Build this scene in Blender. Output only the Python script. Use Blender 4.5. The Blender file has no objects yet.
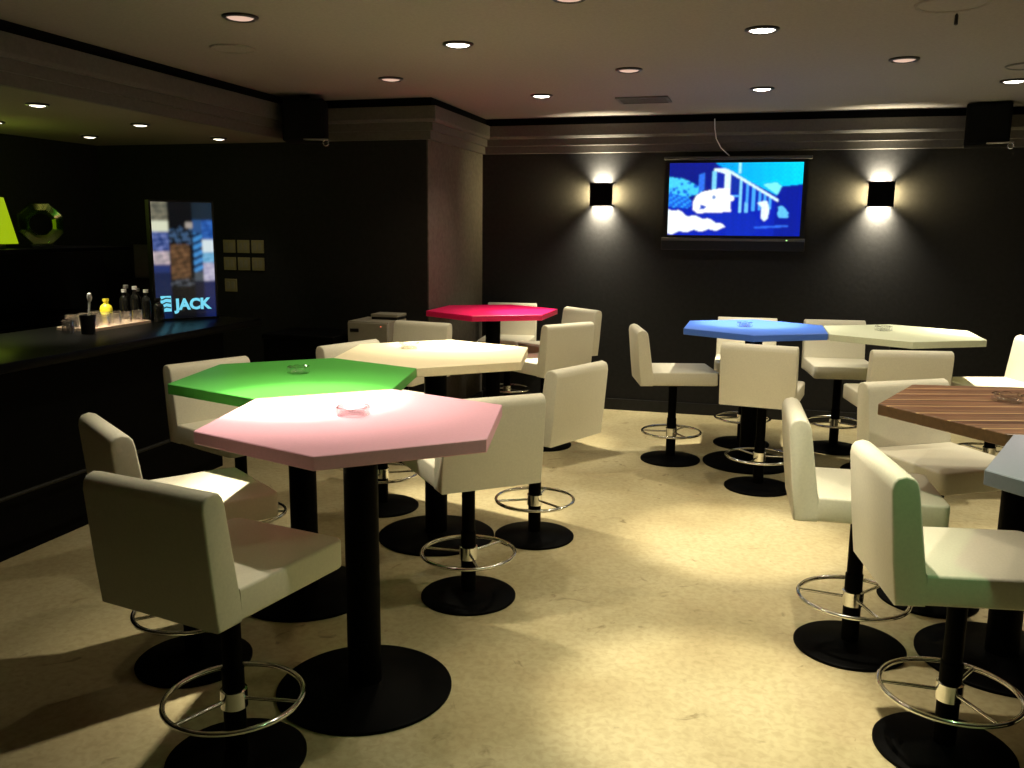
import bpy, bmesh, math, random
import numpy as np
from mathutils import Matrix, Vector
from math import sin, cos, pi, radians
random.seed(7)
scene = bpy.context.scene
C = scene.collection

# ---------------------------------------------------------------- camera
F, PITCH, ROLL, YAW, CAMH = 885.13, 0.17396, -0.00925, 0.26945, 1.6
cam_d = bpy.data.cameras.new('camera')
cam_d.sensor_width = 36.0
cam_d.lens = F / 1024 * 36
cam_d.clip_start = 0.02
cam = bpy.data.objects.new('camera', cam_d)
C.objects.link(cam)
r0 = Vector((cos(YAW), sin(YAW), 0)); f0 = Vector((-sin(YAW), cos(YAW), 0)); z0 = Vector((0, 0, 1))
fw = f0 * cos(PITCH) - z0 * sin(PITCH)
up = f0 * sin(PITCH) + z0 * cos(PITCH)
rt = r0 * cos(ROLL) - up * sin(ROLL)
up2 = r0 * sin(ROLL) + up * cos(ROLL)
cam.matrix_world = Matrix(((rt.x, up2.x, -fw.x, 0), (rt.y, up2.y, -fw.y, 0), (rt.z, up2.z, -fw.z, CAMH), (0, 0, 0, 1)))
scene.camera = cam

# ---------------------------------------------------------------- world and exposure
w = bpy.data.worlds.new('World'); scene.world = w; w.use_nodes = True
w.node_tree.nodes['Background'].inputs[0].default_value = (0.01, 0.01, 0.012, 1)
w.node_tree.nodes['Background'].inputs[1].default_value = 1.0
vs = scene.view_settings
vs.view_transform = 'Standard'; vs.look = 'None'; vs.gamma = 1.0; vs.use_curve_mapping = False
vs.exposure = 0.0

# lamp levels (each belongs to a downlight built further down)
BRIGHT_CORE, BRIGHT_WIDE, DIM_WIDE, GREEN_WIDE, BAR_WIDE = 165.0, 58.0, 20.0, 32.0, 9.0
HOT = 300.0
SCONCE_UP, SCONCE_DOWN, SCONCE_SIDE = 13.0, 22.0, 5.5
WARM = (1.0, 0.90, 0.68)
SOFT = (1.0, 0.80, 0.52)
GREENISH = (0.42, 1.0, 0.40)

# room numbers
DW, HC, XS, XP, YP = 7.80, 2.547, -3.548, -2.447, 6.427
XL, XR, YF, HB = -5.40, 3.20, -2.0, 2.25

# ---------------------------------------------------------------- materials
def S(r, g, b):
    f = lambda c: ((c/255)/12.92 if c/255 <= 0.04045 else ((c/255+0.055)/1.055)**2.4)
    return (f(r), f(g), f(b), 1)

def mat(name, col, rough=0.5, metal=0.0, spec=0.5, noise=None, bump=0.0, nscale=40, coat=0.0):
    m = bpy.data.materials.new(name); m.use_nodes = True
    nt = m.node_tree; b = nt.nodes['Principled BSDF']
    b.inputs['Base Color'].default_value = col
    b.inputs['Roughness'].default_value = rough
    b.inputs['Metallic'].default_value = metal
    b.inputs['Specular IOR Level'].default_value = spec
    b.inputs['Coat Weight'].default_value = coat
    if noise or bump:
        tc = nt.nodes.new('ShaderNodeTexCoord')
        n = nt.nodes.new('ShaderNodeTexNoise'); n.inputs['Scale'].default_value = nscale
        n.inputs['Detail'].default_value = 5
        nt.links.new(tc.outputs['Object'], n.inputs['Vector'])
        if noise:
            r = nt.nodes.new('ShaderNodeValToRGB')
            r.color_ramp.elements[0].position = 0.3; r.color_ramp.elements[1].position = 0.7
            r.color_ramp.elements[0].color = tuple(c*(1-noise) for c in col[:3])+(1,)
            r.color_ramp.elements[1].color = tuple(min(1, c*(1+noise)) for c in col[:3])+(1,)
            nt.links.new(n.outputs['Fac'], r.inputs['Fac']); nt.links.new(r.outputs['Color'], b.inputs['Base Color'])
        if bump:
            bp = nt.nodes.new('ShaderNodeBump'); bp.inputs['Strength'].default_value = bump; bp.inputs['Distance'].default_value = 0.004
            nt.links.new(n.outputs['Fac'], bp.inputs['Height']); nt.links.new(bp.outputs['Normal'], b.inputs['Normal'])
    return m

def emit(name, col, strength):
    m = bpy.data.materials.new(name); m.use_nodes = True
    b = m.node_tree.nodes['Principled BSDF']
    b.inputs['Base Color'].default_value = (0.02, 0.02, 0.02, 1)
    b.inputs['Emission Color'].default_value = col
    b.inputs['Emission Strength'].default_value = strength
    return m

def glass(name, col, gloss=0.16):
    # thin clear glass: see-through with a Fresnel reflection
    m = bpy.data.materials.new(name); m.use_nodes = True
    nt = m.node_tree; nt.nodes.remove(nt.nodes['Principled BSDF'])
    out = nt.nodes['Material Output']
    tr = nt.nodes.new('ShaderNodeBsdfTransparent'); tr.inputs[0].default_value = col
    gl = nt.nodes.new('ShaderNodeBsdfGlossy'); gl.inputs['Roughness'].default_value = 0.08; gl.inputs['Color'].default_value = tuple(k**0.8 for k in col[:3])+(1,)
    fr = nt.nodes.new('ShaderNodeLayerWeight'); fr.inputs[0].default_value = 0.35
    ad = nt.nodes.new('ShaderNodeMath'); ad.operation = 'MULTIPLY_ADD'; ad.inputs[1].default_value = 0.75; ad.inputs[2].default_value = gloss
    mx = nt.nodes.new('ShaderNodeMixShader')
    nt.links.new(fr.outputs['Facing'], ad.inputs[0]); nt.links.new(ad.outputs[0], mx.inputs[0])
    nt.links.new(tr.outputs[0], mx.inputs[1]); nt.links.new(gl.outputs[0], mx.inputs[2]); nt.links.new(mx.outputs[0], out.inputs['Surface'])
    return m

M = {}
M['wall'] = mat('dark_wall_paint', (0.0095, 0.0092, 0.0095, 1), 0.8, 0, 0.3, 0.25, 0.25, 30)
M['pier'] = mat('wall_paint_lit_tone', (0.085, 0.076, 0.062, 1), 0.75, 0, 0.3, 0.2, 0.2, 30)  # dark wall colour lightened to stand for light falling on the pier's side
M['ceiling'] = mat('ceiling_paint', (0.225, 0.205, 0.18, 1), 0.9, 0, 0.2, 0.06, 0.15, 60)
M['barceil'] = mat('bar_ceiling_paint', (0.20, 0.18, 0.14, 1), 0.9, 0, 0.2, 0.06, 0.15, 60)
M['cornice'] = mat('cornice_paint', (0.092, 0.085, 0.074, 1), 0.7, 0, 0.3, 0.1, 0.1, 50)
M['gap'] = mat('shadow_gap_black', (0.004, 0.004, 0.004, 1), 0.9, 0, 0.1, 0.2, 0, 30)
M['base'] = mat('baseboard_black', (0.010, 0.010, 0.011, 1), 0.6, 0, 0.3, 0.2, 0, 30)
M['vinyl'] = mat('white_leatherette', (0.71, 0.675, 0.54, 1), 0.5, 0, 0.35, 0.04, 0.08, 120)
M['black'] = mat('black_powder_coat', (0.0015, 0.0015, 0.0015, 1), 0.5, 0, 0.025, 0.3, 0.03, 90)
M['chrome'] = mat('chrome', (0.78, 0.78, 0.76, 1), 0.14, 1.0, 0.5, 0.05, 0, 20)
M['barblack'] = mat('bar_black_lacquer', (0.002, 0.002, 0.002, 1), 0.30, 0, 0.08, 0.3, 0, 12)
M['barmatt'] = mat('bar_black_panel', (0.002, 0.002, 0.002, 1), 0.6, 0, 0.05, 0.3, 0, 12)
M['plastic'] = mat('black_plastic', (0.008, 0.008, 0.009, 1), 0.4, 0, 0.3, 0.2, 0, 40)
M['tvbar'] = mat('tv_grey_trim', (0.09, 0.09, 0.085, 1), 0.4, 0.2, 0.4, 0.1, 0, 40)
M['railmetal'] = mat('dull_rail_metal', (0.020, 0.020, 0.016, 1), 0.5, 0.3, 0.3, 0.1, 0, 40)
M['grille'] = mat('vent_grey', (0.10, 0.095, 0.085, 1), 0.6, 0, 0.3, 0.1, 0, 40)
M['cabinet'] = mat('grey_laminate', (0.27, 0.245, 0.19, 1), 0.6, 0, 0.3, 0.05, 0.1, 40)
M['plate'] = mat('ivory_switch_plate', (0.28, 0.24, 0.125, 1), 0.5, 0, 0.4, 0.05, 0, 40)
M['white'] = mat('white_plastic', (0.85, 0.85, 0.82, 1), 0.4, 0, 0.5, 0.03, 0, 40)
M['tray'] = mat('warm_tray_plastic', (0.85, 0.66, 0.50, 1), 0.4, 0, 0.5, 0.03, 0, 40)
M['glass'] = glass('clear_glass', (0.97, 0.97, 0.97, 1))
M['greenglass'] = glass('green_glass', (0.55, 0.75, 0.25, 1), 0.28)
M['lamp_bright'] = emit('lamp_bright', (1.0, 0.93, 0.80, 1), 9.0)
M['lamp_dim'] = emit('lamp_dim', (1.0, 0.66, 0.50, 1), 0.75)
M['lamp_bar'] = emit('lamp_bar', (1.0, 0.90, 0.72, 1), 5.0)
M['trimring'] = mat('downlight_trim', (0.03, 0.026, 0.022, 1), 0.4, 0.4, 0.4, 0.1, 0, 40)
M['sign_case'] = mat('sign_case_black', (0.006, 0.006, 0.007, 1), 0.4, 0, 0.3, 0.2, 0, 40)
M['lettering'] = emit('sign_lettering', S(120, 215, 240), 1.0)
M['shade'] = emit('lime_shade', S(175, 205, 10), 0.75)
M['led'] = emit('led_green', (0.4, 1.0, 0.3, 1), 2.0)
M['redled'] = emit('led_red', (1.0, 0.2, 0.1, 1), 1.2)
TOPCOL = {'pink': S(242, 182, 202), 'green': S(80, 168, 70), 'cream': S(250, 236, 200), 'blue': S(78, 122, 226),
          'white': S(230, 236, 206), 'magenta': S(226, 18, 92), 'grey': S(164, 164, 184)}
for k, c in TOPCOL.items():
    M['top_'+k] = mat('lacquer_'+k, c, 0.42, 0, 0.4, 0.03, 0.03, 90)

def wood_mat():
    m = bpy.data.materials.new('striped_wood_laminate'); m.use_nodes = True
    nt = m.node_tree; b = nt.nodes['Principled BSDF']; b.inputs['Roughness'].default_value = 0.4
    tc = nt.nodes.new('ShaderNodeTexCoord')
    mp = nt.nodes.new('ShaderNodeMapping'); mp.inputs['Rotation'].default_value = (0, 0, radians(-7))
    ms = nt.nodes.new('ShaderNodeMapping'); ms.inputs['Scale'].default_value = (1.2, 26, 1)
    n = nt.nodes.new('ShaderNodeTexNoise'); n.noise_dimensions = '2D'; n.inputs['Scale'].default_value = 2.0; n.inputs['Detail'].default_value = 5
    r = nt.nodes.new('ShaderNodeValToRGB'); cr = r.color_ramp
    cr.elements[0].position = 0.32; cr.elements[0].color = S(86, 54, 40)
    cr.elements[1].position = 0.70; cr.elements[1].color = S(150, 106, 80)
    # pale inlay line between the glued strips
    sx = nt.nodes.new('ShaderNodeSeparateXYZ')
    mu = nt.nodes.new('ShaderNodeMath'); mu.operation = 'MULTIPLY_ADD'; mu.inputs[1].default_value = 8.2; mu.inputs[2].default_value = 20.3
    fr = nt.nodes.new('ShaderNodeMath'); fr.operation = 'FRACT'
    r2 = nt.nodes.new('ShaderNodeValToRGB'); c2 = r2.color_ramp
    c2.elements[0].position = 0.0; c2.elements[0].color = (0, 0, 0, 1)
    c2.elements[1].position = 1.0; c2.elements[1].color = (0.08, 0.08, 0.08, 1)
    for pos, val in ((0.44, 0.0), (0.47, 0.7), (0.53, 0.7), (0.56, 0.0)):
        e = c2.elements.new(pos); e.color = (val, val, val, 1)
    mx = nt.nodes.new('ShaderNodeMixRGB'); mx.inputs[2].default_value = S(228, 190, 136)
    nt.links.new(tc.outputs['Object'], mp.inputs['Vector'])
    nt.links.new(mp.outputs['Vector'], ms.inputs['Vector']); nt.links.new(ms.outputs['Vector'], n.inputs['Vector'])
    nt.links.new(n.outputs['Fac'], r.inputs['Fac'])
    nt.links.new(mp.outputs['Vector'], sx.inputs[0]); nt.links.new(sx.outputs['Y'], mu.inputs[0]); nt.links.new(mu.outputs[0], fr.inputs[0])
    nt.links.new(fr.outputs[0], r2.inputs['Fac']); nt.links.new(r2.outputs['Color'], mx.inputs[0])
    nt.links.new(r.outputs['Color'], mx.inputs[1]); nt.links.new(mx.outputs['Color'], b.inputs['Base Color'])
    return m
M['top_brown'] = wood_mat()
M['wood_edge'] = mat('dark_wood_edge', S(104, 76, 50), 0.5, 0, 0.3, 0.15, 0.05, 60)

def floor_mat():
    m = bpy.data.materials.new('mottled_beige_floor'); m.use_nodes = True
    nt = m.node_tree; b = nt.nodes['Principled BSDF']; b.inputs['Roughness'].default_value = 0.55; b.inputs['Specular IOR Level'].default_value = 0.3
    tc = nt.nodes.new('ShaderNodeTexCoord')
    def noise(scale, det, dist=0.0):
        n = nt.nodes.new('ShaderNodeTexNoise'); n.inputs['Scale'].default_value = scale; n.inputs['Detail'].default_value = det
        n.inputs['Distortion'].default_value = dist
        nt.links.new(tc.outputs['Object'], n.inputs['Vector']); return n
    a = noise(1.6, 8, 0.4); d = noise(38, 8, 0.6); s = noise(7.0, 9, 1.5)
    r = nt.nodes.new('ShaderNodeValToRGB'); cr = r.color_ramp
    cr.elements[0].position = 0.28; cr.elements[0].color = (0.33, 0.270, 0.144, 1)
    cr.elements[1].position = 0.72; cr.elements[1].color = (0.455, 0.398, 0.240, 1)
    e = cr.elements.new(0.5); e.color = (0.395, 0.338, 0.190, 1)
    nt.links.new(a.outputs['Fac'], r.inputs['Fac'])
    r2 = nt.nodes.new('ShaderNodeValToRGB'); r2.color_ramp.elements[0].position = 0.32; r2.color_ramp.elements[1].position = 0.6
    r2.color_ramp.elements[0].color = (0.78, 0.76, 0.70, 1); r2.color_ramp.elements[1].color = (1, 1, 1, 1)
    nt.links.new(d.outputs['Fac'], r2.inputs['Fac'])
    mx = nt.nodes.new('ShaderNodeMixRGB'); mx.blend_type = 'MULTIPLY'; mx.inputs[0].default_value = 0.8
    nt.links.new(r.outputs['Color'], mx.inputs[1]); nt.links.new(r2.outputs['Color'], mx.inputs[2])
    r3 = nt.nodes.new('ShaderNodeValToRGB'); r3.color_ramp.elements[0].position = 0.27; r3.color_ramp.elements[1].position = 0.345
    r3.color_ramp.elements[0].color = (0.42, 0.38, 0.30, 1); r3.color_ramp.elements[1].color = (1, 1, 1, 1)
    nt.links.new(s.outputs['Fac'], r3.inputs['Fac'])
    mx2 = nt.nodes.new('ShaderNodeMixRGB'); mx2.blend_type = 'MULTIPLY'; mx2.inputs[0].default_value = 0.7
    nt.links.new(mx.outputs['Color'], mx2.inputs[1]); nt.links.new(r3.outputs['Color'], mx2.inputs[2])
    nt.links.new(mx2.outputs['Color'], b.inputs['Base Color'])
    bp = nt.nodes.new('ShaderNodeBump'); bp.inputs['Strength'].default_value = 0.12; bp.inputs['Distance'].default_value = 0.003
    nt.links.new(d.outputs['Fac'], bp.inputs['Height']); nt.links.new(bp.outputs['Normal'], b.inputs['Normal'])
    return m
M['floor'] = floor_mat()

def attr_emit(name, strength):
    m = bpy.data.materials.new(name); m.use_nodes = True
    nt = m.node_tree; b = nt.nodes['Principled BSDF']
    b.inputs['Base Color'].default_value = (0.01, 0.01, 0.01, 1); b.inputs['Roughness'].default_value = 0.25
    a = nt.nodes.new('ShaderNodeAttribute'); a.attribute_name = 'picture'
    nt.links.new(a.outputs['Color'], b.inputs['Emission Color']); b.inputs['Emission Strength'].default_value = strength
    return m
M['screen'] = attr_emit('tv_picture', 1.25)
M['signface'] = attr_emit('backlit_print', 0.9)

# ---------------------------------------------------------------- mesh helpers
def finish(name, bm, m, parent=None, smooth=None, loc=None, rot=None):
    me = bpy.data.meshes.new(name); bm.normal_update(); bm.to_mesh(me); bm.free()
    me.materials.append(m)
    o = bpy.data.objects.new(name, me); C.objects.link(o)
    if parent: o.parent = parent
    if loc: o.location = loc
    if rot: o.rotation_euler = rot
    if smooth is not None:
        for p in me.polygons: p.use_smooth = True
        me.set_sharp_from_angle(angle=radians(smooth))
    return o

def box(bm, x0, x1, y0, y1, z0_, z1):
    v = [bm.verts.new(p) for p in ((x0,y0,z0_),(x1,y0,z0_),(x1,y1,z0_),(x0,y1,z0_),(x0,y0,z1),(x1,y0,z1),(x1,y1,z1),(x0,y1,z1))]
    for f in ((3,2,1,0),(4,5,6,7),(0,1,5,4),(1,2,6,5),(2,3,7,6),(3,0,4,7)): bm.faces.new([v[i] for i in f])
    return v

def bevel_all(bm, off, seg=2, edges=None):
    bmesh.ops.bevel(bm, geom=edges if edges is not None else list(bm.edges), offset=off, segments=seg, profile=0.5, affect='EDGES', clamp_overlap=True)

def boxo(name, m, parent, x0, x1, y0, y1, z0_, z1, bev=0.0, seg=2):
    bm = bmesh.new(); box(bm, x0, x1, y0, y1, z0_, z1)
    if bev: bevel_all(bm, bev, seg)
    return finish(name, bm, m, parent, 40 if bev else None)

def lathe(bm, prof, n=32, c=(0,0,0)):
    rings = []
    for r, z in prof:
        if r < 1e-6: rings.append([bm.verts.new((c[0], c[1], c[2]+z))])
        else: rings.append([bm.verts.new((c[0]+r*cos(2*pi*i/n), c[1]+r*sin(2*pi*i/n), c[2]+z)) for i in range(n)])
    for a, b in zip(rings, rings[1:]):
        for i in range(n):
            j = (i+1) % n
            if len(a) == 1 and len(b) == 1: continue
            if len(a) == 1: bm.faces.new([a[0], b[j], b[i]])
            elif len(b) == 1: bm.faces.new([a[i], a[j], b[0]])
            else: bm.faces.new([a[i], a[j], b[j], b[i]])
    bmesh.ops.recalc_face_normals(bm, faces=list(bm.faces))

def latheo(name, m, parent, prof, n=32, c=(0,0,0), smooth=35):
    bm = bmesh.new(); lathe(bm, prof, n, c); return finish(name, bm, m, parent, smooth)

def torus(bm, R, r, z, n=48, k=10):
    rings = []
    for i in range(n):
        a = 2*pi*i/n
        rings.append([bm.verts.new(((R+r*cos(2*pi*j/k))*cos(a), (R+r*cos(2*pi*j/k))*sin(a), z+r*sin(2*pi*j/k))) for j in range(k)])
    for i in range(n):
        for j in range(k):
            bm.faces.new([rings[i][j], rings[(i+1)%n][j], rings[(i+1)%n][(j+1)%k], rings[i][(j+1)%k]])

def tube(bm, pts, r, k=8, caps=True):
    rings = []
    pts = [Vector(p) for p in pts]
    for i, p in enumerate(pts):
        d = (pts[min(i+1, len(pts)-1)] - pts[max(i-1, 0)]).normalized()
        a = d.cross(Vector((0,0,1)))
        if a.length < 1e-3: a = d.cross(Vector((1,0,0)))
        a.normalize(); b = d.cross(a)
        rings.append([bm.verts.new(p + a*r*cos(2*pi*j/k) + b*r*sin(2*pi*j/k)) for j in range(k)])
    for a, b in zip(rings, rings[1:]):
        for j in range(k): bm.faces.new([a[j], a[(j+1)%k], b[(j+1)%k], b[j]])
    if caps:
        bm.faces.new(rings[0]); bm.faces.new(rings[-1])
    bmesh.ops.recalc_face_normals(bm, faces=list(bm.faces))

def prism(bm, poly, z0_, z1):
    a = [bm.verts.new((x, y, z0_)) for x, y in poly]; b = [bm.verts.new((x, y, z1)) for x, y in poly]
    n = len(poly)
    bm.faces.new(list(reversed(a))); bm.faces.new(b)
    for i in range(n): bm.faces.new([a[i], a[(i+1)%n], b[(i+1)%n], b[i]])
    bmesh.ops.recalc_face_normals(bm, faces=list(bm.faces))

def empty(name, loc=(0,0,0), rz=0.0):
    o = bpy.data.objects.new(name, None); C.objects.link(o)
    o.empty_display_size = 0.1; o.location = loc; o.rotation_euler = (0, 0, rz)
    return o

def tag(o, label, cat, group=None, kind=None):
    o['label'] = label; o['category'] = cat
    if group: o['group'] = group
    if kind: o['kind'] = kind
    return o

def struct(o, label=None, cat=None):
    o['kind'] = 'structure'
    if label: o['label'] = label
    if cat: o['category'] = cat
    return o

def copy_tree(o, parent=None):
    c = o.copy(); C.objects.link(c); c.parent = parent
    for ch in list(o.children): copy_tree(ch, c)
    return c

# ---------------------------------------------------------------- room shell
T = 0.12
struct(boxo('floor', M['floor'], None, XL-T, XR+T, YF-T, DW+T, -0.1, 0), 'mottled beige hard floor with scuffs and stains', 'floor')
struct(boxo('ceiling', M['ceiling'], None, XS-0.02, XR+T, YF-T, DW+T, HC, HC+0.1), 'plain greyish main ceiling dotted with downlights', 'ceiling')
struct(boxo('ceiling_bar', M['barceil'], None, XL-T, XS+0.0, YF-T, YP+0.02, HB, HC+0.1), 'lowered dark ceiling over the bar', 'ceiling')
struct(boxo('wall_back', M['wall'], None, XP, XR+T, DW, DW+T, 0, HC), 'black painted wall carrying the television', 'wall')
struct(boxo('wall_right', M['wall'], None, XR, XR+T, YF, DW, 0, HC), 'dark wall on the right of the room', 'wall')
struct(boxo('wall_left', M['wall'], None, XL-T, XL, YF, YP, 0, HB), 'black wall behind the bar', 'wall')
struct(boxo('wall_front', M['wall'], None, XL, XR, YF-T, YF, 0, HC), 'dark wall closing the room opposite the television', 'wall')
# projecting pier that the bar runs up to
bm = bmesh.new(); box(bm, XL-T, XP-0.01, YP, DW+T, 0, HC)
struct(finish('wall_pier', bm, M['wall'], None), 'dark front wall of the projecting pier beside the bar', 'wall')
struct(boxo('wall_return', M['pier'], None, XP-0.01, XP, YP, DW, 0, HC), 'side face of the projecting pier, its dark colour lightened as if lit', 'wall')

# stepped cornice, swept along the wall line
CPROF = [(0.0, 2.250), (0.035, 2.250), (0.035, 2.312), (0.062, 2.312), (0.062, 2.372), (0.088, 2.372), (0.098, 2.392), (0.098, 2.482), (0.0, 2.482)]
def sweep(name, path, prof, m):
    # path: xy points, the room lies to the right of the travel direction
    bm = bmesh.new(); rings = []
    n = len(path)
    for i, p in enumerate(path):
        p = Vector(p)
        d0 = (p - Vector(path[i-1])).normalized() if i > 0 else None
        d1 = (Vector(path[i+1]) - p).normalized() if i < n-1 else None
        if d0 is None: d0 = d1
        if d1 is None: d1 = d0
        n0 = Vector((d0.y, -d0.x)); n1 = Vector((d1.y, -d1.x))
        k = (n0 + n1); k = k / (1 + n0.dot(n1))
        rings.append([bm.verts.new((p.x + k.x*o, p.y + k.y*o, z)) for o, z in prof])
    for a, b in zip(rings, rings[1:]):
        for j in range(len(prof)): bm.faces.new([a[j], a[(j+1)%len(prof)], b[(j+1)%len(prof)], b[j]])
    bm.faces.new(rings[0]); bm.faces.new(list(reversed(rings[-1])))
    bmesh.ops.recalc_face_normals(bm, faces=list(bm.faces))
    return finish(name, bm, m, None)
path = [(XS, YF), (XS, YP), (XP, YP), (XP, DW), (XR, DW)]
struct(sweep('trim_1', path, CPROF, M['cornice']), 'stepped plaster cornice running below the ceiling', 'cornice')
struct(sweep('trim_2', path, [(0.0, 2.482), (0.05, 2.482), (0.05, HC-0.001), (0.0, HC-0.001)], M['gap']), 'black shadow gap between cornice and ceiling', 'trim')
struct(sweep('baseboard_back', [(XP, YP), (XP, DW), (XR, DW)], [(0, 0), (0.015, 0), (0.015, 0.10), (0, 0.10)], M['base']), 'black baseboard along the television wall', 'baseboard')

# ---------------------------------------------------------------- hexagonal tables
HT, RT = 0.977, 0.525
def hex_table(key, x, y, rot, label, HT=HT):
    t = empty('hexagonal_table', (x, y, 0), radians(rot))
    tag(t, label, 'table', 'hexagonal pedestal tables')
    bm = bmesh.new(); prism(bm, [(RT*cos(i*pi/3), RT*sin(i*pi/3)) for i in range(6)], HT-0.042, HT)
    bevel_all(bm, 0.0025, 1)
    top = finish('table_top', bm, M['top_'+key], t)
    if key == 'brown':                             # plain dark laminate edge
        top.data.materials.append(M['wood_edge'])
        for p in top.data.polygons:
            if abs(p.normal.z) < 0.5: p.material_index = 1
    latheo('column', M['black'], t, [(0, 0.03), (0.058, 0.03), (0.058, HT-0.052), (0, HT-0.052)], 32)
    latheo('mounting_plate', M['black'], t, [(0, HT-0.052), (0.16, HT-0.052), (0.16, HT-0.0421), (0, HT-0.0421)], 24)
    latheo('base', M['black'], t, [(0, 0), (0.300, 0), (0.304, 0.004), (0.304, 0.012), (0.296, 0.018), (0.10, 0.030), (0.075, 0.036), (0, 0.036)], 56)
    return t
ANG, PITCHT = 41.2, 0.9098
px, py = -1.257, 2.646
gx, gy = px + PITCHT*cos(radians(ANG+90)), py + PITCHT*sin(radians(ANG+90))
cx_, cy_ = gx + PITCHT*cos(radians(ANG+30)), gy + PITCHT*sin(radians(ANG+30))
bx_, by_ = 0.985, 3.526
yx, yy = bx_ + PITCHT*cos(radians(-81)), by_ + PITCHT*sin(radians(-81))
hex_table('pink', px, py, ANG, 'pale pink hexagonal table on a black pedestal, butted against the green one')
hex_table('green', gx, gy, ANG, 'bright green hexagonal table between the pink and the cream tables')
hex_table('cream', cx_, cy_, ANG, 'cream hexagonal table touching the green one')
hex_table('magenta', -1.975, 6.58, 30, 'deep magenta hexagonal table standing against the pier')
hex_table('blue', -0.01, 6.22, 30, 'royal blue hexagonal table below the television', 0.957)
hex_table('white', 0.905, 6.20, 30, 'pale greenish white hexagonal table butted against the blue one', 0.957)
hex_table('brown', bx_-0.018, by_, 9.0, 'brown striped wood hexagonal table')
hex_table('grey', yx, yy, 9.0, 'blue grey hexagonal table touching the brown wood one')

# ---------------------------------------------------------------- swivel stools
def make_stool():
    t = empty('swivel_stool')
    W = 0.443
    # seat cushion
    bm = bmesh.new(); box(bm, -W/2, W/2, -0.1765, 0.266, 0.567, 0.659)
    front = [e for e in bm.edges if all(v.co.y > 0.2 for v in e.verts) and abs(e.verts[0].co.z-e.verts[1].co.z) > 0.05]
    bevel_all(bm, 0.030, 4, front)
    bevel_all(bm, 0.010, 3, [e for e in bm.edges if e.calc_face_angle(0) > 0.9 and not all(v.co.y < -0.17 for v in e.verts)])
    finish('seat', bm, M['vinyl'], t, 50)
    # tapered backrest running from the seat bottom to its rounded top
    prof = [(-0.258, 0.564), (-0.274, 0.700), (-0.292, 0.898), (-0.289, 0.920), (-0.279, 0.934), (-0.2555, 0.941), (-0.233, 0.934), (-0.221, 0.920), (-0.215, 0.898), (-0.182, 0.680), (-0.176, 0.640), (-0.176, 0.564)]
    bm = bmesh.new()
    w2 = W/2
    l = [bm.verts.new((-w2, y, z)) for y, z in prof]; r = [bm.verts.new((w2, y, z)) for y, z in prof]
    n = len(prof)
    bm.faces.new(l); bm.faces.new(list(reversed(r)))
    for i in range(n): bm.faces.new([l[i], r[i], r[(i+1)%n], l[(i+1)%n]])
    bmesh.ops.recalc_face_normals(bm, faces=list(bm.faces))
    side = [e for e in bm.edges if abs(e.verts[0].co.x - e.verts[1].co.x) < 1e-5 and not all(v.co.z < 0.66 and v.co.y > -0.2 for v in e.verts)]
    bevel_all(bm, 0.007, 3, side)
    finish('backrest', bm, M['vinyl'], t, 42)
    latheo('mounting_plate', M['black'], t, [(0, 0.545), (0.11, 0.545), (0.11, 0.566), (0, 0.566)], 24)
    latheo('column', M['black'], t, [(0, 0.03), (0.033, 0.03), (0.033, 0.30), (0.029, 0.305), (0.029, 0.546), (0, 0.546)], 28)
    bm = bmesh.new(); torus(bm, 0.203, 0.0085, 0.205, 56, 10)
    ring = finish('foot_ring', bm, M['chrome'], t, 80)
    latheo('hub', M['chrome'], ring, [(0.0335, 0.175), (0.040, 0.177), (0.040, 0.232), (0.0335, 0.234)], 28)
    for k in range(3):
        a = 2*pi*k/3 + 0.35
        bm = bmesh.new(); tube(bm, [(0.036*cos(a), 0.036*sin(a), 0.205), (0.200*cos(a), 0.200*sin(a), 0.205)], 0.006, 8)
        finish('spoke', bm, M['chrome'], ring, 60)
    latheo('base', M['black'], t, [(0, 0), (0.205, 0), (0.208, 0.004), (0.208, 0.011), (0.202, 0.016), (0.07, 0.028), (0.045, 0.034), (0, 0.034)], 48)
    return t
STOOLS = [
 (-1.452, 2.150, -0.201, 'white stool turned to the pink table, its whole rear panel in shadow'),
 (-1.950, 2.650, -0.640, 'white stool with a brightly lit seat in the angle between pink and green tables'),
 (-2.390, 3.690, 4.280, 'white stool between the green table and the bar'),
 (-2.034, 4.568, 4.339, 'white stool at the cream table on the side nearest the bar'),
 (-2.330, 5.636, 2.980, 'white stool behind the cream table, in front of the grey cabinet'),
 (-1.068, 4.335, 1.160, 'white stool with its back to the open aisle, drawn up to the cream table'),
 (-1.158, 3.503, 0.706, 'white stool backing onto the corner of the pink table, facing green and cream ones'),
 (-1.490, 6.300, 0.930, 'white stool with its back to the room beside the magenta table'),
 (-1.590, 7.170, 2.430, 'white stool in the corner beyond the magenta table, nearest the lit wall sconce'),
 (-2.100, 7.440, 3.250, 'white stool between the magenta table and the black wall'),
 (-0.535, 6.152, -1.301, 'white stool seen in profile at the free side of the blue table'),
 (0.064, 5.624, -0.149, 'white stool with its back to the room in front of the blue table'),
 (-0.063, 6.790, 3.158, 'white stool behind the blue table under the television'),
 (0.602, 6.845, 3.264, 'white stool behind the joint of the blue and greenish white tables'),
 (0.811, 5.639, 0.182, 'white stool with its back to the room in front of the greenish white table'),
 (1.500, 6.210, 1.870, 'white stool at the far end of the greenish white table'),
 (0.795, 4.060, 3.700, 'white stool with its seat under the brown wood table, facing the grey one'),
 (0.418, 3.474, -1.530, 'white stool drawn sideways up to the brown wood table from the aisle'),
 (0.638, 2.808, -1.411, 'white stool with a greenish lit side panel at the blue grey table'),
]
proto = make_stool()
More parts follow.
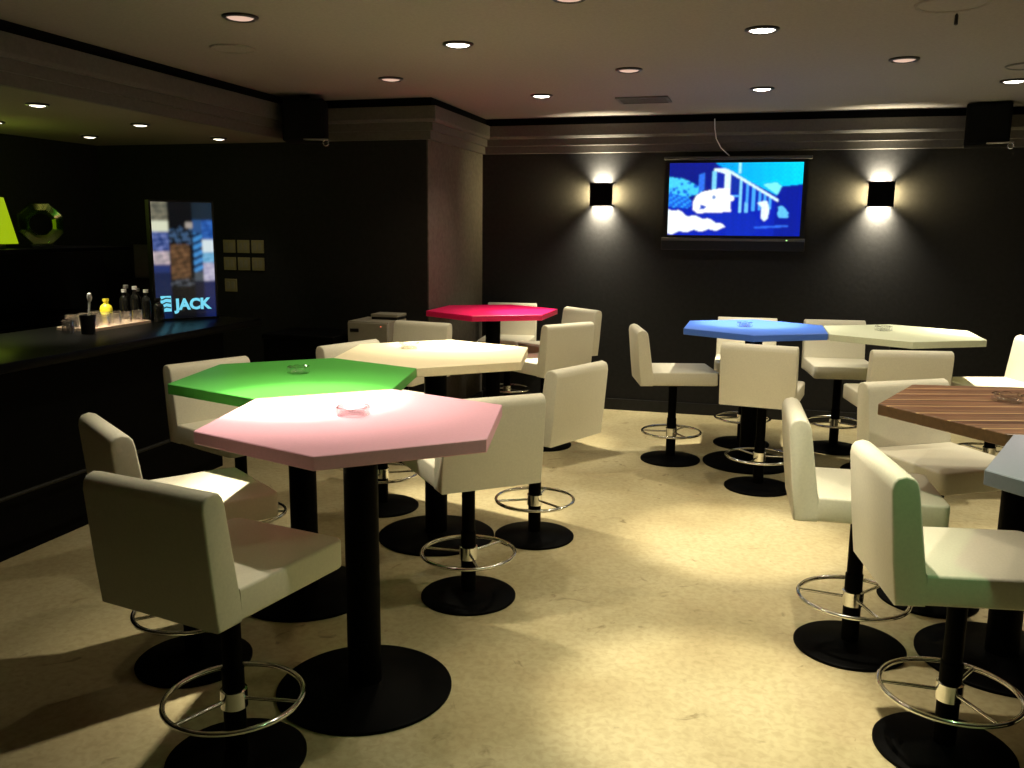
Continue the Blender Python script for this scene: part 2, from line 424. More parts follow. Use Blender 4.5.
for i, (x, y, a, lab) in enumerate(STOOLS):
    o = proto if i == 0 else copy_tree(proto)
    o.location = (x, y, 0); o.rotation_euler = (0, 0, a)
    tag(o, lab, 'stool', 'white swivel stools')

# ---------------------------------------------------------------- ashtrays
def ashtray_mesh(n, r):
    bm = bmesh.new()
    def ring(rr, z, notch=0.0):
        vs = []
        for i in range(n*4):
            a = 2*pi*i/(n*4) + pi/n
            k = rr if i % 4 else rr*1.06
            vs.append(bm.verts.new((k*cos(a), k*sin(a), z - (notch if i % 4 == 2 else 0))))
        return vs
    rs = [ring(r*0.86, 0), ring(r, 0.004), ring(r, 0.030, 0.006), ring(r*0.84, 0.030, 0.006), ring(r*0.72, 0.010)]
    bm.faces.new(list(reversed(rs[0])))
    for a, b in zip(rs, rs[1:]):
        for i in range(len(a)): bm.faces.new([a[i], a[(i+1)%len(a)], b[(i+1)%len(b)], b[i]])
    bm.faces.new(rs[-1])
    bmesh.ops.recalc_face_normals(bm, faces=list(bm.faces))
    return bm
for x, y, n, r, lab in ((-1.290, 2.665, 4, 0.058, 'clear glass ashtray on the pink table'),
                        (-1.890, 3.385, 8, 0.046, 'small round glass ashtray on the green table'),
                        (-1.740, 4.280, 4, 0.055, 'clear glass ashtray on the cream table'),
                        (-0.075, 6.200, 8, 0.050, 'small glass ashtray on the blue table'),
                        (0.810, 6.270, 4, 0.055, 'clear glass ashtray on the greenish white table'),
                        (0.925, 3.640, 8, 0.055, 'glass ashtray on the brown wood table')):
    o = finish('ashtray', ashtray_mesh(n, r), M['glass'], None, 25, (x, y, (0.957 if y > 6 else HT)+0.0003), (0, 0, 0.3))
    tag(o, lab, 'ashtray', 'ashtrays on the tables')

# ---------------------------------------------------------------- television
def paint_grid(name, m, parent, nx, ny, fn, P0, PU, PV, blur=2):
    # flat picture: one flat colour for each cell of the panel
    me = bpy.data.meshes.new(name)
    P0, PU, PV = Vector(P0), Vector(PU), Vector(PV)
    vs = [tuple(P0 + PU*(i/nx) + PV*(j/ny)) for j in range(ny+1) for i in range(nx+1)]
    fs = [(j*(nx+1)+i, j*(nx+1)+i+1, (j+1)*(nx+1)+i+1, (j+1)*(nx+1)+i) for j in range(ny) for i in range(nx)]
    me.from_pydata(vs, [], fs); me.update()
    at = me.color_attributes.new('picture', 'FLOAT_COLOR', 'CORNER')
    pic = np.array([[S(*fn((i+0.5)/nx, 1-(j+0.5)/ny))[:3] for i in range(nx)] for j in range(ny)])
    for _ in range(blur):
        q = np.pad(pic, ((1, 1), (1, 1), (0, 0)), 'edge')
        pic = (q[1:-1, 1:-1]*2 + q[:-2, 1:-1] + q[2:, 1:-1] + q[1:-1, :-2] + q[1:-1, 2:]) / 6
    rgba = np.ones((ny, nx, 4, 4)); rgba[..., :3] = pic[:, :, None, :]
    at.data.foreach_set('color', rgba.astype(np.float32).ravel())
    me.materials.append(m)
    o = bpy.data.objects.new(name, me); C.objects.link(o)
    if parent: o.parent = parent
    return o

def inpoly(x, y, P):
    c = False; n = len(P); j = n-1
    for i in range(n):
        (xi, yi), (xj, yj) = P[i], P[j]
        if (yi > y) != (yj > y) and x < (xj-xi)*(y-yi)/(yj-yi)+xi: c = not c
        j = i
    return c
rj = random.Random(3)
blot = [(rj.uniform(130, 330), rj.uniform(190, 310), rj.uniform(6, 18)) for _ in range(26)]
def tv_pic(u, v):
    x, y = 130+790*u, 105+440*v
    jx = x + 4*sin(y*0.11) ; 
    c = (8, 34, 175)
    if y < 330 and x < 420: c = (10, 24, 130)
    if inpoly(x, y, [(400,100),(930,100),(930,236),(810,248),(775,300),(470,150)]):
        t = (x-400)/520; c = (0, int(150+60*t), int(225+25*t))
        if inpoly(x, y, [(690,235),(770,225),(800,248),(778,300)]): c = (120, 235, 255)
    if inpoly(x, y, [(800,248),(930,234),(930,560),(770,560),(770,330)]): c = (6, 26, 150)
    if inpoly(jx, y, [(120,190),(200,195),(270,225),(325,250),(330,290),(250,310),(120,280)]):
        c = (70, 200, 245)
        for bx, by, br in blot:
            if (x-bx)**2+(y-by)**2 < br*br*0.5: c = (20, 100, 215)
    elif inpoly(jx, y, [(120,280),(250,310),(280,360),(240,380),(120,370)]): c = (20, 90, 215) if (int(x/17)+int(y/11)) % 3 else (50, 160, 240)
    # tram: window posts, nose, roof line, side posts
    if inpoly(x, y, [(310,175),(345,165),(345,270),(310,285)]): c = (45, 110, 230)
    if inpoly(x, y, [(388,155),(415,150),(415,270),(388,275)]): c = (120, 205, 255)
    if inpoly(x, y, [(415,180),(470,170),(470,250),(415,262)]): c = (14, 40, 165)
    if inpoly(x, y, [(500,160),(560,200),(560,290),(505,285)]): c = (14, 45, 160)
    if inpoly(x, y, [(400,138),(480,143),(505,165),(500,180),(400,152)]): c = (225, 250, 255)
    if inpoly(x, y, [(466,150),(500,155),(502,270),(466,260)]): c = (215, 245, 255)
    for px_ in (562, 604, 640, 676, 708, 738):
        top = 170+(px_-500)*0.55
        if abs(x-px_) < 8 and top < y < 405-(px_-560)*0.12: c = (70, 165, 250) if px_ != 562 else (130, 210, 255)
    if 505 < x < 760 and 300 < y < 312 and x < 560: c = (90, 180, 250)
    dline = y-(150+(x-490)*0.60)
    if 490 < x < 785 and -2 < dline < 15: c = (215, 245, 255)
    if 543 < x < 562 and 105 < y < 172: c = (160, 235, 255)
    if inpoly(x, y, [(282,335),(300,300),(335,280),(420,263),(500,257),(502,298),(526,310),(526,330),(506,336),(508,400),(310,410),(280,388)]): c = (250, 253, 255)
    if inpoly(x, y, [(325,355),(365,370),(345,385),(322,388)]): c = (20, 70, 190)
    if (x-405)**2+(y-312)**2 < 130: c = (90, 130, 190)
    if inpoly(x, y, [(275,410),(505,402),(640,410),(690,470),(640,545),(480,545),(490,500),(430,455)]): c = (10, 40, 178)
    if inpoly(x, y, [(665,345),(720,332),(738,390),(728,440),(710,455),(690,440),(690,375)]): c = (225, 248, 255)
    if inpoly(jx, y, [(785,370),(815,362),(835,395),(852,405),(848,432),(792,436)]): c = (95, 190, 250)
    if inpoly(x, y, [(590,340),(612,350),(612,408),(592,404)]): c = (110, 195, 255)
    if inpoly(x, y, [(650,490),(850,478),(850,490),(655,502)]): c = (45, 100, 225)
    if inpoly(x, y + 6*sin(x*0.07), [(120,385),(190,395),(250,425),(330,435),(400,455),(450,470),(485,500),(400,512),(250,520),(120,538)]): c = (240, 252, 255)
    g = 1 + 0.10*sin(x*0.37+3*sin(y*0.21)) * sin(y*0.43+2*sin(x*0.13))
    return tuple(min(255, k*g) for k in c)
tv = empty('television', (-0.235, DW-0.10, 1.54))
tag(tv, 'wall television showing a tram in blue tones, between the two sconces', 'television')
tw, th = 0.575, 0.318   # half width, half height with bezel
bm = bmesh.new()
for b in ((-tw, tw, 0.03, 0.085, 0.0, 0.635),): box(bm, *b)
finish('housing', bm, M['plastic'], tv)
sx0, sx1, sz0, sz1 = -0.538, 0.536, 0.018, 0.612
for b in ((-tw, sx0, 0.015, 0.03, 0, 0.635), (sx1, tw, 0.015, 0.03, 0, 0.635), (sx0, sx1, 0.015, 0.03, 0, sz0), (sx0, sx1, 0.015, 0.03, sz1, 0.635)):
    boxo('bezel', M['plastic'], tv, *b)
paint_grid('screen', M['screen'], tv, 158, 88, tv_pic, (sx0, 0.027, sz0), (sx1-sx0, 0, 0), (0, 0, sz1-sz0))
boxo('top_rail', M['tvbar'], tv, -0.585, 0.60, 0.0, 0.085, 0.637, 0.662, 0.003, 1)
sp = boxo('speaker_bar', M['plastic'], tv, -0.585, 0.58, 0.0, 0.085, -0.105, -0.002, 0.004, 1)
boxo('trim_strip', M['tvbar'], sp, -0.585, 0.58, -0.004, 0.0, -0.028, -0.006)
boxo('power_light', M['led'], sp, 0.43, 0.442, -0.006, -0.004, -0.021, -0.013)
boxo('wall_bracket', M['plastic'], tv, -0.25, 0.25, 0.085, 0.0998, 0.15, 0.48)
bm = bmesh.new()
tube(bm, [(-0.42, DW-0.115, 2.50), (-0.415, DW-0.118, 2.42), (-0.40, DW-0.122, 2.34), (-0.36, DW-0.10, 2.27), (-0.31, DW-0.06, 2.225), (-0.29, DW-0.05, 2.21)], 0.004, 6)
tag(finish('cable', bm, M['white'], None, 60), 'thin pale cable hanging from the cornice to the television', 'cable')

# ---------------------------------------------------------------- wall sconces
def sconce(x, label):
    h = 0.098; d = 0.095; z = 1.896
    t = empty('wall_sconce', (x, DW, z)); tag(t, label, 'wall lamp', 'square wall sconces')
    boxo('front_plate', M['black'], t, -h, h, -d, -d+0.012, -h, h, 0.002, 1)
    boxo('back_plate', M['black'], t, -0.045, 0.045, -0.008, -0.0005, -0.045, 0.045)
    for sx in (-1, 1):
        for sz in (-1, 1):
            # thin diagonal fin in each corner that keeps the four beams apart
            bm = bmesh.new(); box(bm, 0.112, 0.1375, -d+0.012, -0.0005, -0.004, 0.004)
            bmesh.ops.rotate(bm, verts=list(bm.verts), cent=(0, 0, 0), matrix=Matrix.Rotation(-math.atan2(sz, sx), 3, 'Y'))
            finish('corner_fin', bm, M['black'], t)
    latheo('bulb', M['lamp_bar'], t, [(0, -0.016), (0.010, -0.012), (0.014, 0), (0.010, 0.012), (0, 0.016)], 16, (0, -0.045, 0))
    for e, ry, c in ((SCONCE_UP, pi, (1.0, 0.90, 0.66)), (SCONCE_DOWN, 0.0, (1.0, 0.90, 0.66)), (SCONCE_SIDE, pi/2, (1.0, 0.80, 0.40)), (SCONCE_SIDE, -pi/2, (1.0, 0.80, 0.40))):
        ld = bpy.data.lights.new('sconce_beam', 'AREA'); ld.energy = e; ld.color = c
        ld.shape = 'RECTANGLE'; ld.spread = radians(104)
        ld.size, ld.size_y = (0.165, 0.055)
        lo = bpy.data.objects.new('sconce_beam', ld); C.objects.link(lo); lo.parent = t
        dr = {pi: (0, 0, 1), 0.0: (0, 0, -1), pi/2: (-1, 0, 0), -pi/2: (1, 0, 0)}[ry]
        # the strip lies along the lamp's edge, its normal looking out of that edge
        zax = -(Vector(dr)*cos(0.32) + Vector((0, 1, 0))*sin(0.32)); xax = Vector((0, 1, 0)).cross(-Vector(dr)); yax = zax.cross(xax)
        lo.matrix_local = Matrix(((xax.x, yax.x, zax.x, dr[0]*0.070), (xax.y, yax.y, zax.y, -0.041), (xax.z, yax.z, zax.z, dr[2]*0.070), (0, 0, 0, 1)))
    return t
sconce(-1.350, 'black square wall sconce near the pier, throwing light up and down')
sconce(0.900, 'black square wall sconce beside the dark corner speaker, throwing light up and down')

# ---------------------------------------------------------------- ceiling downlights
def downlight(x, y, z, kind, label, group, r=0.082, boost=1.0):
    t = empty('downlight', (x, y, z)); tag(t, label, 'ceiling light', group)
    latheo('trim_ring', M['trimring'], t, [(r*0.74, -0.0005), (r*0.76, -0.009), (r*0.84, -0.013), (r*0.98, -0.008), (r, -0.0005)], 36)
    latheo('lens', M[{'b': 'lamp_bright', 'd': 'lamp_dim', 'r': 'lamp_bar', 'g': 'lamp_dim'}[kind]], t, [(0, -0.016), (r*0.4, -0.0145), (r*0.65, -0.010), (r*0.745, -0.005), (r*0.745, -0.0005), (0, -0.0005)], 32)
    def spot(e, ang, blend, col, rad=0.03):
        ld = bpy.data.lights.new('downlight_lamp', 'SPOT'); ld.energy = e; ld.color = col; ld.spot_size = radians(ang); ld.spot_blend = blend; ld.shadow_soft_size = rad
        lo = bpy.data.objects.new('downlight_lamp', ld); C.objects.link(lo); lo.parent = t; lo.location = (0, 0, -0.035)
    if kind == 'b':
        spot(HOT, 31, 0.6, WARM); spot(BRIGHT_CORE, 54, 1.0, WARM); spot(BRIGHT_WIDE, 125, 1.0, WARM)
    elif kind == 'd': spot(DIM_WIDE, 115, 1.0, SOFT)
    elif kind == 'g': spot(GREEN_WIDE, 130, 1.0, GREENISH)
    elif kind == 'r': spot(BAR_WIDE*boost, 70, 1.0, WARM)
    return t
WHERE = {(-1.58, 2.86): 'above the joint of the pink and green tables', (-1.58, 4.60): 'above the cream table',
         (-1.58, 6.45): 'above the magenta table', (-0.05, 2.86): 'above the open floor beside the pink table',
         (-0.05, 4.60): 'above the aisle in front of the blue table', (-0.05, 6.45): 'above the blue table',
         (1.48, 2.86): 'above the far side of the blue grey table', (1.48, 4.60): 'above the far side of the brown wood table',
         (1.48, 6.45): 'above the far end of the greenish white table',
         (-2.36, 3.80): 'between the green table and the bar soffit', (-2.36, 5.54): 'in front of the pier',
         (-0.82, 3.80): 'above the aisle beside the cream table', (-0.82, 5.54): 'above the aisle, before the slatted air vent',
         (0.71, 3.80): 'above the brown wood table', (0.71, 5.54): 'above the aisle before the greenish white table'}
for x in (-1.58, -0.05, 1.48):
    for y in (2.86, 4.60, 6.45):
        downlight(x, y, HC, 'b', 'brightly lit white downlight ' + WHERE[(x, y)], 'bright ceiling downlights')
for x in (-2.36, -0.82, 0.71):
    for y in (3.80, 5.54):
        downlight(x, y, HC, 'd', 'dim pinkish downlight ' + WHERE[(x, y)], 'dim ceiling downlights')
downlight(0.71, 1.85, HC, 'g', 'greenish recessed downlight above the open floor beside the blue grey table', 'dim ceiling downlights')
for x, y, lab in ((-3.87, 4.17, 'above the tray of glasses'), (-3.95, 5.12, 'above the backlit sign'), (-3.97, 6.03, 'in the counter row, nearest the pier'),
                  (-4.86, 5.72, 'in the back row, nearest the pier'), (-4.80, 4.80, 'above the lime lantern'), (-3.87, 3.22, 'above the bare part of the counter')):
    downlight(x, y, HB, 'r', 'small downlight in the lowered bar ceiling ' + lab, 'bar ceiling downlights', 0.062, 24.0 if y == 4.17 else 1.0)

# round ceiling speakers and the air vent
def disc_fixture(name, x, y, r, m, label, cat):
    t = empty(name, (x, y, HC)); tag(t, label, cat)
    latheo('rim', m, t, [(r*0.88, -0.0005), (r*0.88, -0.006), (r*0.95, -0.010), (r, -0.006), (r, -0.0005)], 40)
    latheo('cover', M['ceiling'], t, [(0, -0.004), (r*0.88, -0.004), (r*0.88, -0.0005), (0, -0.0005)], 40)
    return t
disc_fixture('ceiling_speaker', -2.81, 4.44, 0.12, M['ceiling'], 'round flush ceiling speaker near the bar soffit', 'speaker')
t = disc_fixture('ceiling_hatch', 0.72, 4.28, 0.15, M['ceiling'], 'round flush ceiling plate with a small dark pull hanging from it', 'ceiling plate')
latheo('pull', M['plastic'], t, [(0, -0.055), (0.008, -0.05), (0.008, -0.012), (0.003, -0.004), (0, -0.004)], 12, (0.05, 0.18, 0))
disc_fixture('ceiling_speaker', 1.42, 5.90, 0.12, M['grille'], 'round dark rimmed ceiling speaker over the greenish white table', 'speaker')
t = empty('air_vent', (-0.89, 6.80, HC)); tag(t, 'grey slatted air vent in the ceiling before the television', 'vent')
boxo('backing', M['plastic'], t, -0.17, 0.17, -0.13, 0.13, -0.002, -0.0005)
for b in ((-0.19, 0.19, -0.15, -0.13), (-0.19, 0.19, 0.13, 0.15), (-0.19, -0.17, -0.13, 0.13), (0.17, 0.19, -0.13, 0.13)):
    boxo('frame', M['grille'], t, b[0], b[1], b[2], b[3], -0.012, -0.0005)
for k in range(7):
    boxo('slat', M['grille'], t, -0.17, 0.17, -0.115+k*0.035, -0.097+k*0.035, -0.010, -0.003)

# hung loudspeakers
def loudspeaker(x, y, z, rz, label, w_=0.30, h_=0.30):
    t = empty('hung_loudspeaker', (x, y, z), rz); tag(t, label, 'speaker')
    boxo('cabinet', M['gap'], t, -w_/2, w_/2, -0.13, 0.13, -h_/2, h_/2, 0.01, 2)
    boxo('grille', M['gap'], t, -w_/2+0.015, w_/2-0.015, -0.138, -0.13, -h_/2+0.015, h_/2-0.015, 0.003, 1)
    boxo('yoke', M['gap'], t, -0.03, 0.03, -0.03, 0.03, h_/2-0.001, HC-z-0.001)
    br = boxo('clamp', M['chrome'], t, w_/2-0.15, w_/2+0.03, -0.150, -0.139, -h_/2+0.005, -h_/2+0.018, 0.002, 1)
    bm = bmesh.new(); torus(bm, 0.020, 0.004, 0, 20, 8)
    bmesh.ops.rotate(bm, verts=list(bm.verts), cent=(0, 0, 0), matrix=Matrix.Rotation(pi/2, 3, 'X'))
    bmesh.ops.translate(bm, verts=list(bm.verts), vec=(w_/2+0.01, -0.145, -h_/2-0.012))
    finish('ring', bm, M['chrome'], br, 60)
loudspeaker(-3.28, 6.10, 2.36, 0.35, 'black loudspeaker hung in the corner where bar soffit meets pier')
loudspeaker(1.58, 7.52, 2.385, -0.2, 'black loudspeaker hung high on the television wall beyond the sconce')

# ---------------------------------------------------------------- bar
bar = empty('bar_counter', (-3.55, 3.0, 0)); tag(bar, 'long black bar counter with polished top and foot rail', 'bar')
boxo('body', M['barmatt'], bar, -0.42, 0.155, -3.0, 2.10, 0.08, 0.955)
boxo('plinth', M['barmatt'], bar, -0.38, 0.12, -2.98, 2.08, 0.0, 0.08)
boxo('counter_top', M['barblack'], bar, -0.48, 0.40, -3.05, 2.19, 0.955, 1.0, 0.006, 2)
bm = bmesh.new(); tube(bm, [(0.215, -2.9, 0.335), (0.215, 2.05, 0.335)], 0.010, 10)
rail = finish('foot_rail', bm, M['railmetal'], bar, 60)
for k in range(6):
    boxo('rail_bracket', M['railmetal'], rail, 0.155, 0.210, -2.7+k*0.95, -2.68+k*0.95, 0.325, 0.345)
bb = empty('back_bar', (XL, 3.0, 0)); tag(bb, 'low black back bar cabinet along the wall behind the counter', 'cabinet')
boxo('carcass', M['barmatt'], bb, 0.005, 0.52, -2.5, 2.7, 0, 0.91)
boxo('work_top', M['barblack'], bb, 0.005, 0.56, -2.55, 2.75, 0.91, 0.95, 0.004, 1)
for k in range(6):
    dr = boxo('door', M['barblack'], bb, 0.52, 0.538, -2.46+k*0.86, -1.63+k*0.86, 0.08, 0.89, 0.003, 1)
    boxo('handle', M['tvbar'], dr, 0.538, 0.552, -1.72+k*0.86, -1.70+k*0.86, 0.62, 0.80)
tag(boxo('wall_shelf', M['barblack'], None, XL+0.001, -4.72, 3.2, 5.9, 1.405, 1.435, 0.003, 1), 'black wall shelf above the back bar', 'shelf')

# lime lantern and glass ornament on that shelf
t = empty('table_lantern', (-4.90, 4.775, 1.435)); tag(t, 'glowing lime green lantern shade on the bar shelf', 'lamp')
latheo('lantern_base', M['plastic'], t, [(0, 0), (0.09, 0), (0.09, 0.035), (0, 0.035)], 32)
latheo('shade', M['shade'], t, [(0.165, 0.035), (0.10, 0.335), (0.096, 0.335), (0.160, 0.035), (0.165, 0.035)], 40)
latheo('cap', M['plastic'], t, [(0, 0.335), (0.098, 0.335), (0.05, 0.35), (0, 0.352)], 24)
ld = bpy.data.lights.new('lantern_light', 'POINT'); ld.energy = 3.0; ld.color = (0.75, 1.0, 0.12); ld.shadow_soft_size = 0.05
lo = bpy.data.objects.new('lantern_light', ld); C.objects.link(lo); lo.parent = t; lo.location = (0, 0, 0.42)
t = empty('glass_ornament', (-4.92, 5.24, 1.435), radians(55)); tag(t, 'octagonal green tinted glass ornament standing beside the lime lantern', 'ornament')
def ring8(bm, r, y, n=8):
    return [bm.verts.new((r*cos(2*pi*i/n+pi/n), y, 0.165+r*sin(2*pi*i/n+pi/n))) for i in range(n)]
bm = bmesh.new()
rs = [ring8(bm, 0.150, 0.03), ring8(bm, 0.160, 0.0), ring8(bm, 0.150, -0.03), ring8(bm, 0.105, -0.022), ring8(bm, 0.075, 0.0), ring8(bm, 0.105, 0.022), ]
for a, b in zip(rs, rs[1:]+rs[:1]):
    for i in range(8): bm.faces.new([a[i], a[(i+1)%8], b[(i+1)%8], b[i]])
bmesh.ops.recalc_face_normals(bm, faces=list(bm.faces))
finish('glass_ring', bm, M['greenglass'], t, 20)
bm = bmesh.new(); lathe(bm, [(0, -0.012), (0.074, -0.008), (0.074, 0.008), (0, 0.012)], 24)
bmesh.ops.rotate(bm, verts=list(bm.verts), cent=(0, 0, 0), matrix=Matrix.Rotation(pi/2, 3, 'X'))
bmesh.ops.translate(bm, verts=list(bm.verts), vec=(0, 0, 0.165))
finish('centre_disc', bm, M['barblack'], t, 40)
boxo('foot', M['plastic'], t, -0.07, 0.07, -0.04, 0.04, 0, 0.02, 0.003, 1)

# backlit sign on the counter end
A = Vector((-3.68, 4.815)); B = Vector((-3.445, 5.115))
d = (B-A); wS = d.length; rzs = math.atan2(d.y, d.x)
sg = empty('backlit_sign', ((A.x+B.x)/2, (A.y+B.y)/2, 1.0), rzs); tag(sg, 'tall backlit advertising sign with blue lettering on the bar counter', 'sign')
hw, hs = wS/2, 0.745
boxo('case', M['sign_case'], sg, -hw-0.012, hw+0.012, 0.012, 0.075, 0.0, hs+0.012)
for b in ((-hw-0.012, -hw, 0.0, hs+0.012), (hw, hw+0.012, 0.0, hs+0.012), (-hw, hw, 0.0, 0.010), (-hw, hw, hs, hs+0.012)):
    boxo('frame', M['sign_case'], sg, b[0], b[1], -0.006, 0.012, b[2], b[3])
def sign_pic(u, v):
    n = (sin(u*37+v*19+2*sin(v*51))+sin(u*61-v*43+3*sin(u*29))+sin(u*23*v+v*131))*0.42
    c = (4, 8, 18)
    if u < 0.27:                                   # left strip
        if v < 0.16: c = (110+30*n, 108+26*n, 92+20*n)
        elif v < 0.25: c = (225, 228, 200)
        elif v < 0.42: c = (70+60*n, 90+50*n, 150+50*n)
        elif v < 0.53: c = (185+40*n, 170+30*n, 175+30*n)
        elif v < 0.60: c = (30, 50, 110)
        else: c = (10, 30, 72)
    elif u < 0.66:                                 # dark bottle with glass
        if 0.20 < v < 0.36 and n > 0.05: c = (60, 90, 125)
        elif 0.36 < v < 0.66 and 0.29 < u < 0.60: c = (92+36*n, 66+26*n, 44+18*n)
        elif 0.66 < v < 0.72 and n > 0.1: c = (80, 88, 100)
        else: c = (6, 9, 16)
        if 0.55 < u and 0.17 < v < 0.22: c = (170, 160, 150)
    elif u < 0.82:
        if v < 0.15: c = (26, 40, 52)
        elif v < 0.26: c = (45, 85, 140)
        elif v < 0.60: c = (70, 150, 220) if sin(v*95+u*22) > -0.1 else (12, 38, 80)
        elif v < 0.68: c = (70, 80, 90)
        else: c = (8, 16, 42)
    else:
        if v < 0.15: c = (28, 42, 56)
        elif v < 0.32: c = (40+20*n, 90+25*n, 170+30*n)
        elif v < 0.43: c = (222, 236, 240)
        elif v < 0.52: c = (110+30*n, 175+25*n, 215+20*n)
        elif v < 0.68: c = (185+30*n, 180+30*n, 205+20*n)
        else: c = (14, 30, 84)
    return tuple(max(0, min(255, int(k))) for k in c)
paint_grid('printed_face', M['signface'], sg, 60, 100, sign_pic, (-hw, 0.004, 0.010), (2*hw, 0, 0), (0, 0, hs-0.010), 3)
def text_mesh(name, body, size, m, parent, loc, ext=0.001):
    cu = bpy.data.curves.new(name, 'FONT'); cu.body = body; cu.size = size; cu.extrude = ext; cu.offset = size*0.045; cu.resolution_u = 3
    to = bpy.data.objects.new(name+'_tmp', cu); C.objects.link(to)
    bpy.context.view_layer.update()
    me = bpy.data.meshes.new_from_object(to.evaluated_get(bpy.context.evaluated_depsgraph_get()))
    bpy.data.objects.remove(to); bpy.data.curves.remove(cu)
    me.name = name; me.materials.clear(); me.materials.append(m)
    o = bpy.data.objects.new(name, me); C.objects.link(o); o.parent = parent
    o.location = loc; o.rotation_euler = (pi/2, 0, 0)
    return o
text_mesh('lettering', 'JACK', 0.096, M['lettering'], sg, (-hw*0.36, 0.0015, 0.066))
lg = boxo('emblem', M['lettering'], sg, -hw+0.030, -hw+0.095, 0.001, 0.0035, 0.055, 0.155)
for k in range(3):
    bm = bmesh.new(); tube(bm, [(-hw+0.033, 0.0006, 0.070+k*0.030), (-hw+0.062, 0.0006, 0.085+k*0.028), (-hw+0.092, 0.0006, 0.078+k*0.030)], 0.0045, 6)
    finish('emblem_stroke', bm, M['sign_case'], lg, 60)

# switch plates on the pier wall
sw = [(-4.176, 1.436), (-4.046, 1.436), (-3.916, 1.436), (-4.176, 1.296), (-4.046, 1.296), (-3.916, 1.296), (-4.176, 1.120)]
for k, (x, z) in enumerate(sw):
    t = empty('switch_plate', (x, YP, z)); tag(t, ('ivory switch plate in the %s row of three, %s' % (('top', 'middle')[k//3], ('nearest the backlit sign', 'between two others', 'farthest from the backlit sign')[k % 3])) if k < 6 else 'single ivory switch plate below the two rows of three', 'switch', 'switch plates on the pier')
    boxo('plate', M['plate'], t, -0.056, 0.056, -0.010, -0.0005, -0.052, 0.052, 0.003, 1)
    for s_ in (-0.022, 0.022):
        boxo('rocker', M['cabinet'], t, s_-0.015, s_+0.015, -0.014, -0.010, -0.030, 0.030, 0.002, 1)
t = empty('notice_board', (-5.02, YP, 1.30)); tag(t, 'small dark framed notice board on the pier wall behind the bar', 'notice board')
boxo('panel', M['grille'], t, -0.075, 0.075, -0.010, -0.0005, -0.14, 0.14)
for b in ((-0.09, -0.075, -0.155, 0.155), (0.075, 0.09, -0.155, 0.155), (-0.075, 0.075, -0.155, -0.14), (-0.075, 0.075, 0.14, 0.155)):
    boxo('frame', M['plastic'], t, b[0], b[1], -0.016, -0.0005, b[2], b[3])

# cabinets against the pier
t = empty('grey_cabinet', (-2.795, 6.23, 0)); tag(t, 'grey laminate pedestal cabinet against the pier', 'cabinet')
boxo('body', M['cabinet'], t, -0.165, 0.165, -0.165, 0.185, 0.03, 0.905, 0.004, 1)
boxo('plinth', M['plastic'], t, -0.15, 0.15, -0.15, 0.17, 0, 0.03)
dr = boxo('door', M['cabinet'], t, -0.160, 0.160, -0.180, -0.1655, 0.05, 0.895, 0.003, 1)
boxo('handle_slot', M['plastic'], dr, -0.140, -0.070, -0.184, -0.1801, 0.825, 0.850)
boxo('indicator', M['redled'], dr, 0.105, 0.113, -0.183, -0.1801, 0.868, 0.876)
t = empty('tray_box', (-2.74, 6.32, 0.905)); tag(t, 'flat pale box lying on the grey cabinet', 'box')
boxo('lower', M['plastic'], t, -0.10, 0.11, -0.09, 0.08, 0.0005, 0.020)
boxo('lid', M['cabinet'], t, -0.105, 0.115, -0.095, 0.085, 0.020, 0.042, 0.003, 1)
t = empty('black_chest', (-3.30, 6.15, 0)); tag(t, 'low black chest between the bar end and the grey cabinet', 'chest')
boxo('body', M['barmatt'], t, -0.29, 0.29, -0.24, 0.26, 0.0, 0.76, 0.004, 1)
boxo('lid', M['barmatt'], t, -0.30, 0.30, -0.25, 0.262, 0.762, 0.80, 0.006, 1)

# ---------------------------------------------------------------- bar glassware
CT = 1.0
t = empty('serving_tray', (-3.75, 4.435, CT), 0.02); tag(t, 'shallow pale tray of glasses on the bar counter', 'tray')
boxo('tray_bottom', M['tray'], t, -0.12, 0.12, -0.25, 0.25, 0.0003, 0.008)
for b in ((-0.125, -0.118, -0.255, 0.255), (0.118, 0.125, -0.255, 0.255), (-0.118, 0.118, -0.255, -0.248), (-0.118, 0.118, 0.248, 0.255)):
    boxo('rim', M['tray'], t, *b, 0.0003, 0.018)
def tumbler_mesh():
    bm = bmesh.new()
    lathe(bm, [(0, 0.078), (0.029, 0.078), (0.031, 0.074), (0.036, 0.002), (0.036, 0.0), (0.0335, 0.0), (0.0335, 0.003), (0.0285, 0.066), (0, 0.068)], 20)
    return bm
tumb = None
spots = [(-3.675, 4.23), (-3.675, 4.33), (-3.675, 4.43), (-3.68, 4.53), (-3.68, 4.63), (-3.755, 4.24), (-3.755, 4.34), (-3.755, 4.44), (-3.76, 4.54), (-3.83, 4.25), (-3.83, 4.35), (-3.83, 4.45)]
for i, (x, y) in enumerate(spots):
    if tumb is None: tumb = finish('tumbler', tumbler_mesh(), M['glass'], None, 40); o = tumb
    else: o = tumb.copy(); C.objects.link(o)
    o.location = (x, y, CT+0.0085)
    tag(o, 'clear glass tumbler standing upside down on the bar tray', 'glass', 'tumblers on the bar tray')
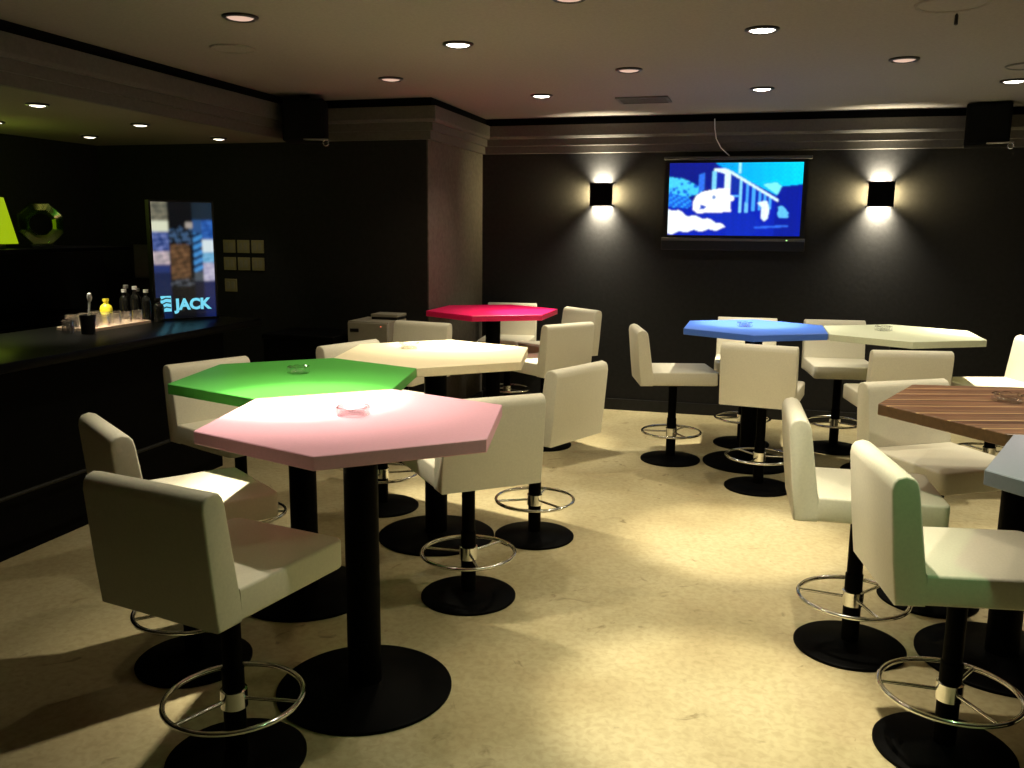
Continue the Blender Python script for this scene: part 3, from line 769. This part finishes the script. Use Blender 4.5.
for i, (x, y) in enumerate(((-3.70, 4.08), (-3.74, 4.16))):
    o = tumb.copy(); C.objects.link(o); o.location = (x, y, CT+0.0003)
    tag(o, 'clear glass tumbler on the bare counter beside the tray', 'glass', 'tumblers beside the bar tray')
M['bottleglass'] = mat('dark_bottle_glass', (0.012, 0.012, 0.010, 1), 0.12, 0, 0.5, 0.2, 0, 20)
M['yellow'] = mat('yellow_plastic', (0.75, 0.66, 0.04, 1), 0.35, 0, 0.5, 0.05, 0, 20)
def bottle(x, y, h, label, m=None, cap=None, r=0.030):
    t = empty('bottle', (x, y, CT+0.0003)); tag(t, label, 'bottle', 'bottles on the bar counter')
    latheo('body', m or M['bottleglass'], t, [(0, 0), (r, 0), (r, h*0.62), (r*0.85, h*0.72), (r*0.42, h*0.80), (r*0.40, h*0.93), (0, h*0.93)], 20)
    latheo('cap', cap or M['white'], t, [(0, h*0.90), (r*0.52, h*0.90), (r*0.52, h), (0, h)], 16)
for i, (x, y) in enumerate(((-3.86, 4.745), (-3.79, 4.76), (-3.72, 4.775), (-3.92, 4.84), (-3.85, 4.86))):
    bottle(x, y, 0.20 + 0.02*(i % 2), 'dark bottle with a white cap behind the bar tray')
bottle(-3.84, 4.555, 0.155, 'squat yellow squeeze bottle among the glasses', M['yellow'], M['yellow'], 0.036)
bottle(-3.62, 4.76, 0.15, 'short dark bottle at the end of the bar tray', None, M['plastic'], 0.032)
t = empty('utensil_cup', (-3.585, 4.10, CT+0.0003)); tag(t, 'black cup holding a white handled bar tool', 'cup')
latheo('cup', M['plastic'], t, [(0, 0), (0.036, 0), (0.042, 0.105), (0.038, 0.105), (0.033, 0.006), (0, 0.006)], 24)
bm = bmesh.new(); tube(bm, [(0.0, 0.0, 0.008), (0.012, 0.012, 0.185)], 0.006, 8)
ut = finish('tool_handle', bm, M['white'], t, 60)
latheo('tool_head', M['white'], ut, [(0, 0.175), (0.010, 0.182), (0.014, 0.200), (0.010, 0.222), (0, 0.228)], 14, (0.013, 0.013, 0))
